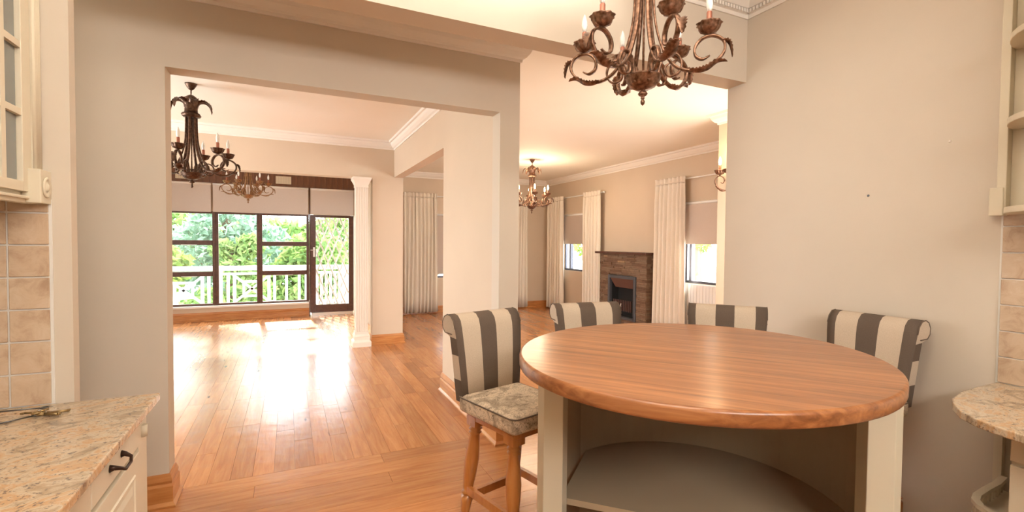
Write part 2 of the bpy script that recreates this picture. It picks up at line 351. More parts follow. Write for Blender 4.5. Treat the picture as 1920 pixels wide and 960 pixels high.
skirt('baseboard_sunroom', [(.37, YWIN), (WX0, YWIN)], prof=[(o, z*.86) for o, z in SP])
skirt('baseboard_dining_right', [(XD, 6.35), (XD, 4.006)][::-1], prof=SPs)
skirt('baseboard_dining_corner', [(XD, 8.1), (XD, YFD), (XPR, YFD), (XPR, YF+.21)], prof=SPs)

# ------------------------------------------------------------------ floor planks: one object each, the far small ones joined
def plank_mesh(L, w):
    b = MB(); b.box(-L/2+.0009, L/2-.0009, -w/2+.0007, w/2-.0007, -.012, 0); me = D.meshes.new('plank'); b.b.to_mesh(me); b.b.free(); me.materials.append(mPlank); return me
PW = .128; LEN = [.5, .75, 1.0, 1.3]; pm = {(l, PW): plank_mesh(l, PW) for l in LEN}
KW = .15; KL = [1.4, 2.0]; pm.update({(l, KW): plank_mesh(l, KW) for l in KL})
planks = []
rnd = random.Random(3)
def lay(x0, x1, y0, y1, along, w, lens):
    c = (x0 if along == 'y' else y0)+w/2; hi = x1 if along == 'y' else y1
    while c < hi:
        a0, a1 = (y0, y1) if along == 'y' else (x0, x1); a = a0-rnd.random()*.5
        a = a0
        first = True
        while a < a1-.02:
            l = rnd.choice(lens)
            if first: l = rnd.choice(lens); first = False
            m = a+l/2; planks.append(((c, m, w, l, 'y') if along == 'y' else (m, c, w, l, 'x'))); a += l
        c += w
YTH = 3.515
lay(-2.4, 5.7, YTH, 10.6, 'y', PW, LEN); lay(-2.2, 4.4, YTH-KW*9, YTH, 'x', KW, KL)
def vis(p):                                    # how large a plank shows from the eye point; hidden rooms count less
    x, y = p[0], p[1]; d = x*sin(YAW)+y*cos(YAW); lx = (x*cos(YAW)-y*sin(YAW))/max(d, .1)
    if d < 1.0 or abs(lx) > 1.1: return 0
    k = 1.0
    if x > 1.5: k = .45
    if x < .1*y-1.1 or (x > 1.35 and y < 3.6) or x/y > .5 and y < 5: k = .05
    return k/d**2
planks.sort(key=vis, reverse=True)
for x, y, w, l, ax in planks[:300]:
    o = D.objects.new('plank', pm[(l, w)]); COL.objects.link(o); o.location = (x, y, 0); o.rotation_euler.z = PI/2 if ax == 'y' else 0; o.parent = floor
for ax in 'xy':
    b = MB()
    for x, y, w, l, a in planks[300:]:
        if a == ax:
            if ax == 'y': b.box(y-l/2+.0009, y+l/2-.0009, -x-w/2+.0007, -x+w/2-.0007, -.012, 0)
            else: b.box(x-l/2+.0009, x+l/2-.0009, y-w/2+.0007, y+w/2-.0007, -.012, 0)
    b.build('small_planks', mPlank, floor, rz=PI/2 if ax == 'y' else 0, kind='stuff')
box('kitchen_boards', mPlank, -1.2, 3.1, -3.0, YTH-KW*9, -.012, -.0005, parent=floor)

# ------------------------------------------------------------------ sunroom glazing
wf = MB(); y0, y1 = YWIN+.02, YWIN+.08
def window_frame(name, xs, z0, z1, transoms, label):
    b = MB(); x0, x1 = xs
    b.box(x0, x0+.05, y0, y1, z0, z1); b.box(x1-.05, x1, y0, y1, z0, z1); b.box(x0+.05, x1-.05, y0, y1, z0, z0+.035); b.box(x0+.05, x1-.05, y0, y1, z1-.045, z1)
    for t in transoms: b.box(x0+.05, x1-.05, y0-.01, y1, t-.045, t+.045)
    o = struct(b.build(name, mDark, bevel=.004)); zz = [z0+.035]+[q for t in transoms for q in (t-.045, t+.045)]+[z1-.045]
    for a, c in zip(zz[::2], zz[1::2]): box('pane', mGlass, x0+.05, x1-.05, y0+.03, y0+.036, a, c, parent=o)
    for t in transoms: box('stay_bar', mSilver, x0+.3, x1-.3, y0-.022, y0-.011, t-.05, t-.04, parent=o)
    return o
for i, (xa, xb, ts) in enumerate([(-3.9, -2.95, []), (-2.95, -2.13, [1.5, .9]), (-2.13, -1.28, [1.5, .9]), (-1.28, -.53, []), (-.53, .375, [1.485, .9])]):
    window_frame('window_%d' % (i+1), (xa, xb), .295, 2.098, ts, '')
# fixed panes have slim heads in the photograph, the doors heavy stiles
dr = MB(); dy0, dy1 = YWIN+.0, YWIN+.05
for a in [(.40, .505, dy0, dy1, .06, 2.09), (1.155, 1.255, dy0, dy1, .06, 2.09), (.505, 1.155, dy0, dy1, .06, .22), (.505, 1.155, dy0, dy1, 2.04, 2.09)]: dr.box(*a)
door = struct(dr.build('door_1', mDark, bevel=.004))
box('pane', mGlass, .505, 1.155, dy0+.02, dy0+.026, .22, 2.04, parent=door)
dh = MB(); dh.box(.452, .488, dy0-.012, dy0, 1.22, 1.42); dh.tube([(.47, dy0-.01, 1.36), (.47, dy0-.045, 1.36), (.40, dy0-.05, 1.36)], .008, 8); dh.build('door_handle', mSilver, door)
box('threshold_strip', mSilver, .42, 1.24, dy0-.04, dy0+.05, .0, .058, parent=door)
box('door_frame', mDark, .378, .398, YWIN-.012, YWIN+.06, .0, 2.64, parent=door)
# lattice security gate behind the door
g = thing('security_gate', 'white diamond lattice security gate behind the glass door', 'gate', (.83, YWIN+.13, .02))
for i in range(-8, 5):                        # each slat of the lattice
    for sgn in (1, -1):
        x0 = -.33+i*.15; zz0, zz1 = .02, 2.05; pts = []
        sl = .385
        xa = x0 if sgn > 0 else -x0; xb = xa+sgn*sl*(zz1-zz0)
        def xat(z): return xa+sgn*sl*(z-zz0)
        zs = [zz0+(zz1-zz0)*k/160 for k in range(161)]; ins = [z for z in zs if abs(xat(z)) <= .33]
        if len(ins) > 8: MB().obox((xat(ins[0]), .008*sgn, ins[0]), (xat(ins[-1]), .008*sgn, ins[-1]), .008, .030).build('slat', mGate, g)
for x in (-.35, .35): MB().box(x-.015, x+.015, -.02, .02, 0, 2.08).build('gate_post', mWhite, g)
MB().box(-.335, .335, -.02, .02, 2.05, 2.08).build('gate_rail', mWhite, g)
MB().box(-.335, .335, -.02, .02, 0, .03).build('gate_rail', mWhite, g)
# boards, vents and blinds above the glazing
bw = struct(box('wall_board_backing', mShip, -4.0, 1.36, YWIN+.02, YWIN+.18, 2.64, ZC))
pmB = None
for i in range(49):
    x = -4.0+i*.1094
    o = MB().box(-.0535, .0535, -.016, .02, 0, ZC-.001-2.64)
    if pmB is None: ob = o.build('board', mShip, bw, (x+.055, YWIN, 2.64)); pmB = ob.data
    else: o.b.free(); ob = D.objects.new('board', pmB); COL.objects.link(ob); ob.location = (x+.055, YWIN, 2.64); ob.parent = bw
for x, w in ((-.235, .28), (-1.9, .28)):
    v = thing('air_vent', 'cream rectangular louvred vent on the dark boards, %s chandelier' % ('right of the far' if x > -1 else 'behind the nearest'), 'vent', (x, YWIN-.03, 2.69), group='vents on the dark boards')
    b = MB(); b.box(0, w, 0, .012, 0, .15); b.build('backing', mat('vent_cream', (.80, .70, .52), .6), v)
    b = MB()
    for k in range(9): b.box(.012+k*.03, .024+k*.03, -.006, 0, .01, .14)
    for k in range(5): b.box(.01, w-.01, -.004, 0, .02+k*.028, .026+k*.028)
    b.build('grille', mCream, v)
def blind(label, x0, x1, y, ztop, zbot, m, axis='y', group='roller blinds in the sun room'):
    t = thing('roller_blind', label, 'blind', ((x0+x1)/2, y, ztop) if axis == 'y' else (y, (x0+x1)/2, ztop), 0 if axis == 'y' else -PI/2, group)
    w = (x1-x0)/2; h = ztop-zbot
    MB().box(-w+.004, w-.004, -.004, 0, -h, -.02).build('fabric', m, t)
    MB().tube([(-w, -.002, -.022), (w, -.002, -.022)], .021, 12).build('roller', mWhite, t)
    MB().box(-w+.004, w-.004, -.01, .006, -h-.018, -h).build('bottom_bar', m, t); return t
blind('white roller blind at the left end above the sun room windows', -2.8, -1.335, YWIN-.05, 2.635, 2.10, mBlindW)
blind('wide white roller blind in the middle behind the far chandelier', -1.31, .365, YWIN-.05, 2.635, 2.105, mBlindW)
blind('narrow white roller blind above the glass door', .40, 1.25, YWIN-.05, 2.635, 2.115, mBlindW)
# fluted column
c = thing('fluted_column', 'white fluted square column with capital beside the wall pillar', 'column', (.968, YF+.02, 0))
b = MB(); poly = []
hw = .085
def side(dx, dy, nx, ny):
    out = []; n = 5
    for i in range(n):
        for q, e in ((0, 0), (.25, 0), (.35, .007), (.75, .007), (.85, 0)):
            s_ = -hw+2*hw*(i+q)/n; out.append((dx*s_-nx*(-(hw-e)), dy*s_-ny*(-(hw-e))))
    return out
poly = side(1, 0, 0, -1)+side(0, 1, 1, 0)+side(-1, 0, 0, 1)+side(0, -1, -1, 0)
b.prism(poly, .22, 2.34); b.build('shaft', mColumn, c)
b = MB()
def sq(b, r, z0, z1, r2=None):
    r2 = r2 or r; b.strip([[(-r, -r, z0), (r, -r, z0), (r, r, z0), (-r, r, z0)], [(-r2, -r2, z1), (r2, -r2, z1), (r2, r2, z1), (-r2, r2, z1)]], smooth=False)
sq(b, .13, 0, .07); sq(b, .13, .07, .10, .105); sq(b, .105, .10, .15); sq(b, .11, .15, .18, .10); sq(b, .095, .18, .22); b.build('base', mColumn, c)
b = MB(); sq(b, .092, 2.34, 2.37); sq(b, .088, 2.37, 2.43, .115); sq(b, .115, 2.43, 2.455, .13); sq(b, .13, 2.455, 2.486); b.build('capital', mColumn, c)

# ------------------------------------------------------------------ outside the sunroom: balcony, railing, trees
struct(box('floor_balcony', mPave, -4.2, 3.5, 10.9, 12.3, -.12, -.02))
rl = thing('balcony_railing', 'white timber balcony railing with crossed panels outside the windows', 'railing', (0, 12.15, -.02))
ZR = 1.0
MB().box(-4.2, 3.4, -.06, .06, ZR-.10, ZR).build('top_rail', mWhite, rl)
MB().box(-4.2, 3.4, -.03, .03, ZR-.20, ZR-.15).build('middle_rail', mWhite, rl)
MB().box(-4.2, 3.4, -.03, .03, .08, .17).build('bottom_rail', mWhite, rl)
def panel(xc, w):
    h0, h1 = .17, ZR-.20; x0, x1 = xc-w/2, xc+w/2; zc = (h0+h1)/2; q = .16
    b = MB(); b.box(x0, x0+.06, -.025, .025, h0, h1); b.box(x1-.06, x1, -.025, .025, h0, h1)
    i0, i1, j0, j1 = xc-q, xc+q, zc-q, zc+q
    for a in ((i0-.025, i1+.025, j0-.025, j0+.025), (i0-.025, i1+.025, j1-.025, j1+.025), (i0-.025, i0+.025, j0+.025, j1-.025), (i1-.025, i1+.025, j0+.025, j1-.025)): b.box(a[0], a[1], -.022, .022, a[2], a[3])
    b.obox((x0, 0, h0), (x1, 0, h1), .03, .05); b.obox((x0, 0, h1), (x1, 0, h0), .03, .05); b.build('crossed_panel', mWhite, rl)
for xc in (-2.04, -.756, 2.6): panel(xc, .74)
for x in (-3.9, -3.6, -3.3, -3.0, -2.7, -2.5, -1.58, -1.22, -.30, -.055, .213, .36, .50, .60, .70, .80, .90, 1.0, 1.10, 1.3, 1.5, 1.7, 1.9, 2.1): MB().box(x-.028, x+.028, -.022, .022, .17, ZR-.20).build('baluster', mWhite, rl)
for x in (-1.40, 1.20, -4.12, 3.32): MB().box(x-.07, x+.07, -.07, .07, 0, ZR-.1).build('post', mWhite, rl)
struct(box('ground', mLawn, -30, 40, 12.3, 50, -3.2, -3.0)); struct(box('ground', mPave, 6.2, 40, -8, 12.29, -.6, -.4))
import numpy as np
def tree(label, loc, clumps, m, nleaf=2600, size=.16, name='garden_tree', trunk=True):
    t = thing(name, label, 'bush' if 'bush' in name else 'tree', loc, group=None if 'bush' in name else 'trees outside the windows'); rs = np.random.RandomState(int(abs(loc[0]*97+loc[1]*13)) % 9999)
    V = []; F = []
    for (cx, cy, cz, r) in clumps:
        n = int(nleaf/len(clumps)); d = rs.normal(size=(n, 3)); d /= np.linalg.norm(d, axis=1)[:, None]; rad = r*rs.uniform(.35, 1, n)**.5
        P = d*rad[:, None]*np.array([1, 1, .85])+np.array([cx, cy, cz]); a = rs.normal(size=(n, 3)); a /= np.linalg.norm(a, axis=1)[:, None]
        bb = np.cross(a, rs.normal(size=(n, 3))); bb /= np.linalg.norm(bb, axis=1)[:, None]; s = size*rs.uniform(.6, 1.3, n)[:, None]; nn = np.cross(a, bb)*s*.25
        k = len(V); V += list(np.stack([P-a*s, P+bb*s*.45+nn, P+a*s, P-bb*s*.45+nn], 1).reshape(-1, 3)); F += [(k+4*i, k+4*i+1, k+4*i+2, k+4*i+3) for i in range(n)]
    me = D.meshes.new('foliage'); me.from_pydata([tuple(v) for v in V], [], F); me.materials.append(m); o = D.objects.new('foliage', me); COL.objects.link(o); o.parent = t; o['kind'] = 'stuff'
    if trunk:
        b = MB(); z0 = 0; top = max(c_[2] for c_ in clumps)
        b.tube([(0, 0, z0), (.06, .05, top*.4), (-.03, 0, top*.75), (.05, .02, top)], [.16, .13, .09, .03], 8)
        for (cx, cy, cz, r) in clumps[:5]: b.tube([(0, 0, top*.45), (cx*.6, cy*.6, cz*.85), (cx, cy, cz)], [.07, .05, .015], 6)
        b.build('trunk', mBark, t)
    return t
tree('yellow-green tree beyond the leftmost sun room window', (-4.3, 16.0, -3), [(0, 0, 4.4, 1.1), (-1, 0, 3.4, 1.1), (.9, .2, 3.7, .9), (.2, 0, 2.6, 1.1), (0, 0, 6.6, 1.5), (.3, 0, 8.4, 1.2)], mLeafC, 5200)
tree('blue-green airy tree behind the middle sun room window', (-1.9, 19.0, -3), [(0, 0, 5.0, 1.2), (.9, 0, 4.2, 1.2), (-1.0, 0, 4.1, 1.2), (.1, 0, 3.0, 1.3), (-.4, 0, 7.0, 1.3), (-.5, 0, 9.2, 1.2)], mLeafB, 5200)
tree('bright green bush between the railing and the airy tree', (-1.4, 14.6, -3), [(0, 0, 2.6, .7), (.5, 0, 3.2, .6), (-.5, 0, 2.7, .7), (.15, 0, 3.8, .5), (.45, 0, 4.4, .35), (-.2, .1, 4.3, .3)], mLeafA, 2400, .12)
tree('mid-green tree beyond the right-hand sun room window', (.7, 16.2, -3), [(0, 0, 4.0, 1.0), (.5, .1, 3.3, .9), (-.6, 0, 3.3, .9), (0, 0, 2.5, 1.0)], mLeafA, 4200)
tree('green tree seen through the lattice gate', (3.3, 19.0, -3), [(0, 0, 4.8, 1.4), (-.9, 0, 3.6, 1.2), (1.1, 0, 3.5, 1.2), (0, 0, 2.4, 1.2), (.3, 0, 7.2, 1.5), (.3, 0, 9.2, 1.3)], mLeafA, 5200)
tree('distant green tree behind all the others', (-7.5, 25, -3), [(0, 0, 5.6, 1.8), (2.2, 0, 4.6, 1.9), (4.5, 0, 4.4, 1.9), (6.8, 0, 4.2, 1.7), (9.5, 0, 4.4, 1.7)], mLeafA, 5200, .25)
tree('tall light green tree outside the window left of the fireplace', (13.9, 20.5, -3), [(0, 0, 4.6, .9), (.3, 0, 5.6, .8), (.8, .4, 3.6, .7)], mLeafC, 1300, .16)
tree('yellow-green bush outside the window nearest the sconce', (10.4, 9.9, -.4), [(0, 0, 2.1, .45), (.4, .2, 2.4, .35)], mLeafC, 500, .1, 'garden_bush')

# ------------------------------------------------------------------ dining windows, blinds, curtains
def side_window(n, ya, yb, z0, z1, mull):
    b = MB(); x0, x1 = XD+.03, XD+.08
    b.box(x0, x1, ya, ya+.035, z0, z1); b.box(x0, x1, yb-.035, yb, z0, z1); b.box(x0, x1, ya+.035, yb-.035, z0, z0+.04); b.box(x0, x1, ya+.035, yb-.035, z1-.035, z1); b.box(x0-.02, x1, mull-.025, mull+.025, z0+.04, z1-.035)
    o = struct(b.build('window_%d' % n, mAlu, bevel=.003)); box('pane', mGlass, x0+.02, x0+.026, ya+.035, mull-.025, z0+.04, z1-.035, parent=o); box('pane', mGlass, x0+.02, x0+.026, mull+.025, yb-.035, z0+.04, z1-.035, parent=o)
side_window(6, 8.4, 9.40, .94, 2.2, 9.15); side_window(7, 4.68, 5.72, .94, 2.2, 5.60)
b = MB(); x0, x1, z0, z1 = 2.8, 5.0, .76, 2.17
b.box(x0, x0+.04, YFD+.03, YFD+.08, z0, z1); b.box(x1-.04, x1, YFD+.03, YFD+.08, z0, z1); b.box(x0+.04, x1-.04, YFD+.03, YFD+.08, z0, z0+.04); b.box(x0+.04, x1-.04, YFD+.03, YFD+.08, z1-.04, z1)
o = struct(b.build('window_8', mAlu)); box('pane', mGlass, x0+.04, x1-.04, YFD+.05, YFD+.056, z0+.04, z1-.04, parent=o)
G2 = 'taupe roller blinds in the fireplace room'
blind('taupe roller blind between the far pair of curtains left of the fireplace', 8.42, 9.38, XD-.02, 2.20, 1.55, mBlind, 'x', G2)
blind('taupe roller blind right of the fireplace beside the sconce', 4.70, 5.70, XD-.02, 2.215, 1.57, mBlind, 'x', G2)
blind('taupe roller blind nearly closed on the far window behind the long curtain', 2.82, 4.98, YFD-.02, 2.17, .86, mBlind, 'y', G2)
def curtain(label, p0, p1, z0, z1, folds, flare=1.06, seed=0, wall_n=(0, -1)):
    p0, p1 = Vector((*p0, 0)), Vector((*p1, 0)); d = p1-p0; L = d.length; d.normalize(); nrm = Vector((*wall_n, 0)); rs = random.Random(seed); c = (p0+p1)/2
    t = thing('curtain', label, 'curtain', (c.x, c.y, 0), 0, 'cream pinch-pleated curtains in the fireplace room')
    nx = folds*8; ph = [rs.uniform(-.5, .5) for _ in range(folds+1)]; am = [rs.uniform(.7, 1.2) for _ in range(folds+1)]
    zs = [z0, z0+.3, z0+.8, z0+1.3, (z0+z1)/2+.4, z1-.35, z1-.16, z1-.12, z1-.09]
    def grid(zl, amp, name, thick=.004):
        b = MB(); rings = []
        for z in zl:
            u = (z1-z)/(z1-z0); row = []
            for i in range(nx+1):
                s = i/nx; k = int(s*folds*.9999); a = amp(z)*am[k]; w = (1+(flare-1)*u)
                q = d*((s-.5)*L*w+.012*sin(3*u+ph[k]*4)); w_ = sin(2*PI*s*folds+ph[k]*.6*u); y = .05+a*(abs(w_)**.6)*(1 if w_ > 0 else -1)
                row.append(q+nrm*(y-.0)+Vector((0, 0, z)))
            rings.append(row)
        V1 = [[b.b.verts.new(p) for p in r] for r in rings]; V2 = [[b.b.verts.new(p+nrm*thick) for p in r] for r in rings]
        for j in range(len(zl)-1):
            for i in range(nx):
                for V in (V1, V2): f = b.b.faces.new((V[j][i], V[j][i+1], V[j+1][i+1], V[j+1][i])); f.smooth = True
        for i in range(nx):
            b.b.faces.new((V1[0][i], V1[0][i+1], V2[0][i+1], V2[0][i])); b.b.faces.new((V1[-1][i], V1[-1][i+1], V2[-1][i+1], V2[-1][i]))
        for j in range(len(zl)-1):
            for i in (0, nx): b.b.faces.new((V1[j][i], V1[j+1][i], V2[j+1][i], V2[j][i]))
        return b.build(name, mCurt, t)
    grid(zs, lambda z: .036 if z < z1-.2 else .026, 'drape'); grid([z1-.09, z1-.06, z1-.01, z1], lambda z: .020+.14*max(0, z-z1+.06), 'heading')
    return t
ZCU = 2.61
curtain('long cream curtain on the far wall beside the dividing wall', (2.20, YFD-.06), (2.93, YFD-.06), .03, 2.60, 9, 1.03, 1)
curtain('narrow strip of cream curtain at the right end of the far window', (4.86, YFD-.06), (5.14, YFD-.06), .03, 2.63, 4, 1.0, 2)
curtain('cream curtain in the corner left of the far fireplace window', (XD-.07, 9.93), (XD-.07, 9.25), .03, ZCU, 6, 1.05, 3, (-1, 0))
curtain('cream curtain between the far window and the stone fireplace', (XD-.07, 8.42), (XD-.07, 7.84), .03, ZCU, 6, 1.02, 4, (-1, 0))
curtain('full cream curtain just right of the stone fireplace', (XD-.07, 6.27), (XD-.07, 5.60), .03, ZCU+.01, 7, 1.03, 5, (-1, 0))
def rod(label, a, b_):
    t = thing('curtain_rod', label, 'rod', a, group='white curtain rods'); v = Vector(b_)-Vector(a)
    MB().tube([(0, 0, 0), v], .012, 8).build('pole', mWhite, t)
    for e in (Vector((0, 0, 0)), v):
        k = v.normalized()*(-.02 if e.length < .1 else .02); MB().tube([e, e+k, e+k*2], [.012, .022, .01], 8).build('finial', mWhite, t)
rod('white curtain rod above the window left of the fireplace', (XD-.045, 7.85, 2.575), (XD-.045, 10.08, 2.575))
rod('white curtain rod above the window beside the sconce', (XD-.045, 4.3, 2.585), (XD-.045, 6.3, 2.585))
rod('white curtain rod on the far wall', (2.15, YFD-.045, 2.545), (5.2, YFD-.045, 2.545))
# beadboard below the near window
bb = struct(box('wall_beadboard', mWhite, XD-.012, XD-.0005, 4.02, 5.75, .16, .93)); pmB = None
for i in range(28):
    y = 4.03+i*.061
    ob = MB().box(-.008, 0, -.026, .026, 0, .77).build('board', mWhite, bb, (XD-.012, y+.03, .16), bevel=.004) if pmB is None else D.objects.new('board', pmB)
    if pmB is None: pmB = ob.data
    else: COL.objects.link(ob); ob.location = (XD-.012, y+.03, .16); ob.parent = bb

# ------------------------------------------------------------------ fireplace
XFf = 5.53
fp = thing('stone_fireplace', 'brown stacked-stone fireplace with timber mantel and grey firebox', 'fireplace', (XFf, 7.05, 0))
FY0, FY1 = -.66, .62                           # local y extent (world 6.39..7.67 + curtain side)
FY0, FY1 = 6.38-7.05, 7.70-7.05; OY0, OY1, OZ0, OZ1 = 6.64-7.05, 7.43-7.05, .17, .965
b = MB(); dX = XD-XFf-.002
b.box(.02, dX, FY0+.02, OY0-.005, 0, 1.36); b.box(.02, dX, OY1+.005, FY1-.02, 0, 1.36); b.box(.02, dX, OY0-.005, OY1+.005, OZ1+.005, 1.36); b.box(.02, dX, OY0-.005, OY1+.005, 0, OZ0-.005); b.build('core', mStone, fp)
b = MB(); z = 0; rs = random.Random(5)
while z < 1.355:
    h = min(rs.choice([.028, .034, .042]), 1.358-z); y = FY0
    while y < FY1-.001:
        l = rs.uniform(.10, .34); e = min(y+l, FY1)
        if FY1-e < .05: e = FY1
        segs = [(y, e)]
        if z+h > OZ0 and z < OZ1: segs = [(p, q) for p, q in ((y, min(e, OY0)), (max(y, OY1), e)) if q-p > .01]
        for p, q in segs: b.box(-rs.uniform(0, .014), .03, p+.001, q-.001, z+.0015, z+h-.0015)
        y = e
    x = .0
    while x < dX-.001:
        e = min(x+rs.uniform(.06, .14), dX); b.box(x, e-.001, FY0-rs.uniform(.002, .014), FY0+.03, z+.0015, z+h-.0015); x = e
    z += h
b.build('stacked_stones', mStone, fp, kind='stuff')
MB().box(-.07, dX, FY0-.05, FY1+.11, 1.362, 1.40).build('mantel', mDark, fp, bevel=.004)
b = MB(); w = .055
for a in [(OY0, OY0+w, OZ0, OZ1), (OY1-w, OY1, OZ0, OZ1), (OY0+w, OY1-w, OZ1-w, OZ1), (OY0+w, OY1-w, OZ0, OZ0+w*.8)]: b.box(-.03, .03, a[0], a[1], a[2], a[3])
b.build('firebox_frame', mGrey, fp, bevel=.004)
b = MB(); a0, a1, c0, c1 = OY0+w, OY1-w, OZ0+w*.8, OZ1-w
b.box(dX-.012, dX-.002, a0, a1, c0, c1); b.box(.03, dX-.012, a0, a0+.01, c0, c1); b.box(.03, dX-.012, a1-.01, a1, c0, c1); b.box(.03, dX-.012, a0+.01, a1-.01, c0, c0+.01); b.build('firebox_lining', mBlack, fp)
MB().strip([[(-.02, a0+.012, c1), (-.02, a1-.012, c1), (-.012, a1-.012, c1), (-.012, a0+.012, c1)], [(.05, a0+.08, c1-.17), (.05, a1-.08, c1-.17), (.058, a1-.08, c1-.17), (.058, a0+.08, c1-.17)]], smooth=False).build('smoke_hood', mRust, fp)
gr = MB(); gr.box(.01, .02, a0+.1, a1-.06, c0+.10, c0+.115); gr.box(.01, .02, a0+.1, a1-.06, c0+.28, c0+.295); gr.build('grate', mBlack, fp)
for k in range(11): MB().box(.008, .022, a0+.10+k*.049, a0+.115+k*.049, c0+.10, c0+.30).build('grate_bar', mRust, fp)
MB().tube([(-.005, a0+.36, c0+.18), (-.015, a0+.36, c0+.2), (-.005, a0+.36, c0+.24)], .012, 8).build('grate_handle', mSilver, fp)

# ------------------------------------------------------------------ chandeliers
def bez(P, n=10):                              # Catmull-Rom through (r,z) points
    out = []; Q = [P[0]]+list(P)+[P[-1]]
    for i in range(1, len(Q)-2):
        for k in range(n):
            t = k/n; o = []
            for j in (0, 1):
                a, b_, c_, d = (Q[i-1][j], Q[i][j], Q[i+1][j], Q[i+2][j]); o.append(.5*((2*b_)+(-a+c_)*t+(2*a-5*b_+4*c_-d)*t*t+(-a+3*b_-3*c_+d)*t**3))
            out.append(tuple(o))
    out.append(tuple(P[-1])); return out
def bar(b, path, w, t, taper=False):           # flat iron bar in the r-z plane (x = r)
    n = len(path); secs = []
    for i, (r, z) in enumerate(path):
        a = path[max(i-1, 0)]; c_ = path[min(i+1, n-1)]; dx, dz = c_[0]-a[0], c_[1]-a[1]; L = math.hypot(dx, dz) or 1; nx, nz = -dz/L, dx/L
        k = 1 if not taper else max(.45, min(1, .45+(n-1-i)/(n*.15)))
        ww, tt = w*k/2, t*k/2
        secs.append([(r+nx*tt, -ww, z+nz*tt), (r+nx*tt, ww, z+nz*tt), (r-nx*tt, ww, z-nz*tt), (r-nx*tt, -ww, z-nz*tt)])
    b.strip(secs)
def leaf(b, path, w):                          # serrated curled leaf along path
    n = len(path); secs = []
    for i, (r, z) in enumerate(path):
        a = path[max(i-1, 0)]; c_ = path[min(i+1, n-1)]; dx, dz = c_[0]-a[0], c_[1]-a[1]; L = math.hypot(dx, dz) or 1; nx, nz = -dz/L, dx/L
        s = i/(n-1); ww = w*(sin(PI*min(1, .12+.88*s))**.7*(1-.25*(i % 2)))*.5+.001; cu = ww*.5
        secs.append([(r+nx*.0015, 0, z+nz*.0015), (r+nx*(cu+.001), ww, z+nz*(cu+.001)), (r+nx*(cu-.001), ww, z+nz*(cu-.001)), (r-nx*.0015, 0, z-nz*.0015), (r+nx*(cu-.001), -ww, z+nz*(cu-.001)), (r+nx*(cu+.001), -ww, z+nz*(cu+.001))])
    b.strip(secs)
ARM = bez([(.044, .70), (.046, .56), (.054, .44), (.077, .33), (.115, .235), (.165, .175), (.225, .150), (.285, .152), (.345, .178), (.383, .225), (.378, .275), (.335, .305), (.285, .300), (.250, .262), (.252, .218), (.285, .197), (.318, .212)], 6)
INNER = bez([(.070, .105), (.078, .17), (.098, .225), (.135, .248), (.172, .232), (.188, .19), (.175, .148), (.142, .132), (.112, .148), (.108, .182), (.13, .20)], 6)
CUP = [(.008, 0), (.008, .012), (.022, .016), (.040, .026), (.049, .042), (.052, .056), (.060, .061), (.057, .066), (.040, .062), (.0, .058)]
def candle(parent_arm, r0, z0, m, lit, c=None):
    c = c or (r0, 0, z0)
    MB().lathe(CUP[:-1]+[(.002, .058)], c, 36, .07, 9).build('drip_cup', m, parent_arm)
    MB().lathe([(.013, .055), (.0135, .06), (.0135, .118), (.011, .122)], c, 12).build('candle_tube', mCopper, parent_arm)
    MB().lathe([(.009, .122), (.013, .135), (.0165, .155), (.015, .175), (.009, .195), (.003, .212), (.001, .216)], c, 12).build('bulb', mBulbOn if lit else mBulb, parent_arm)
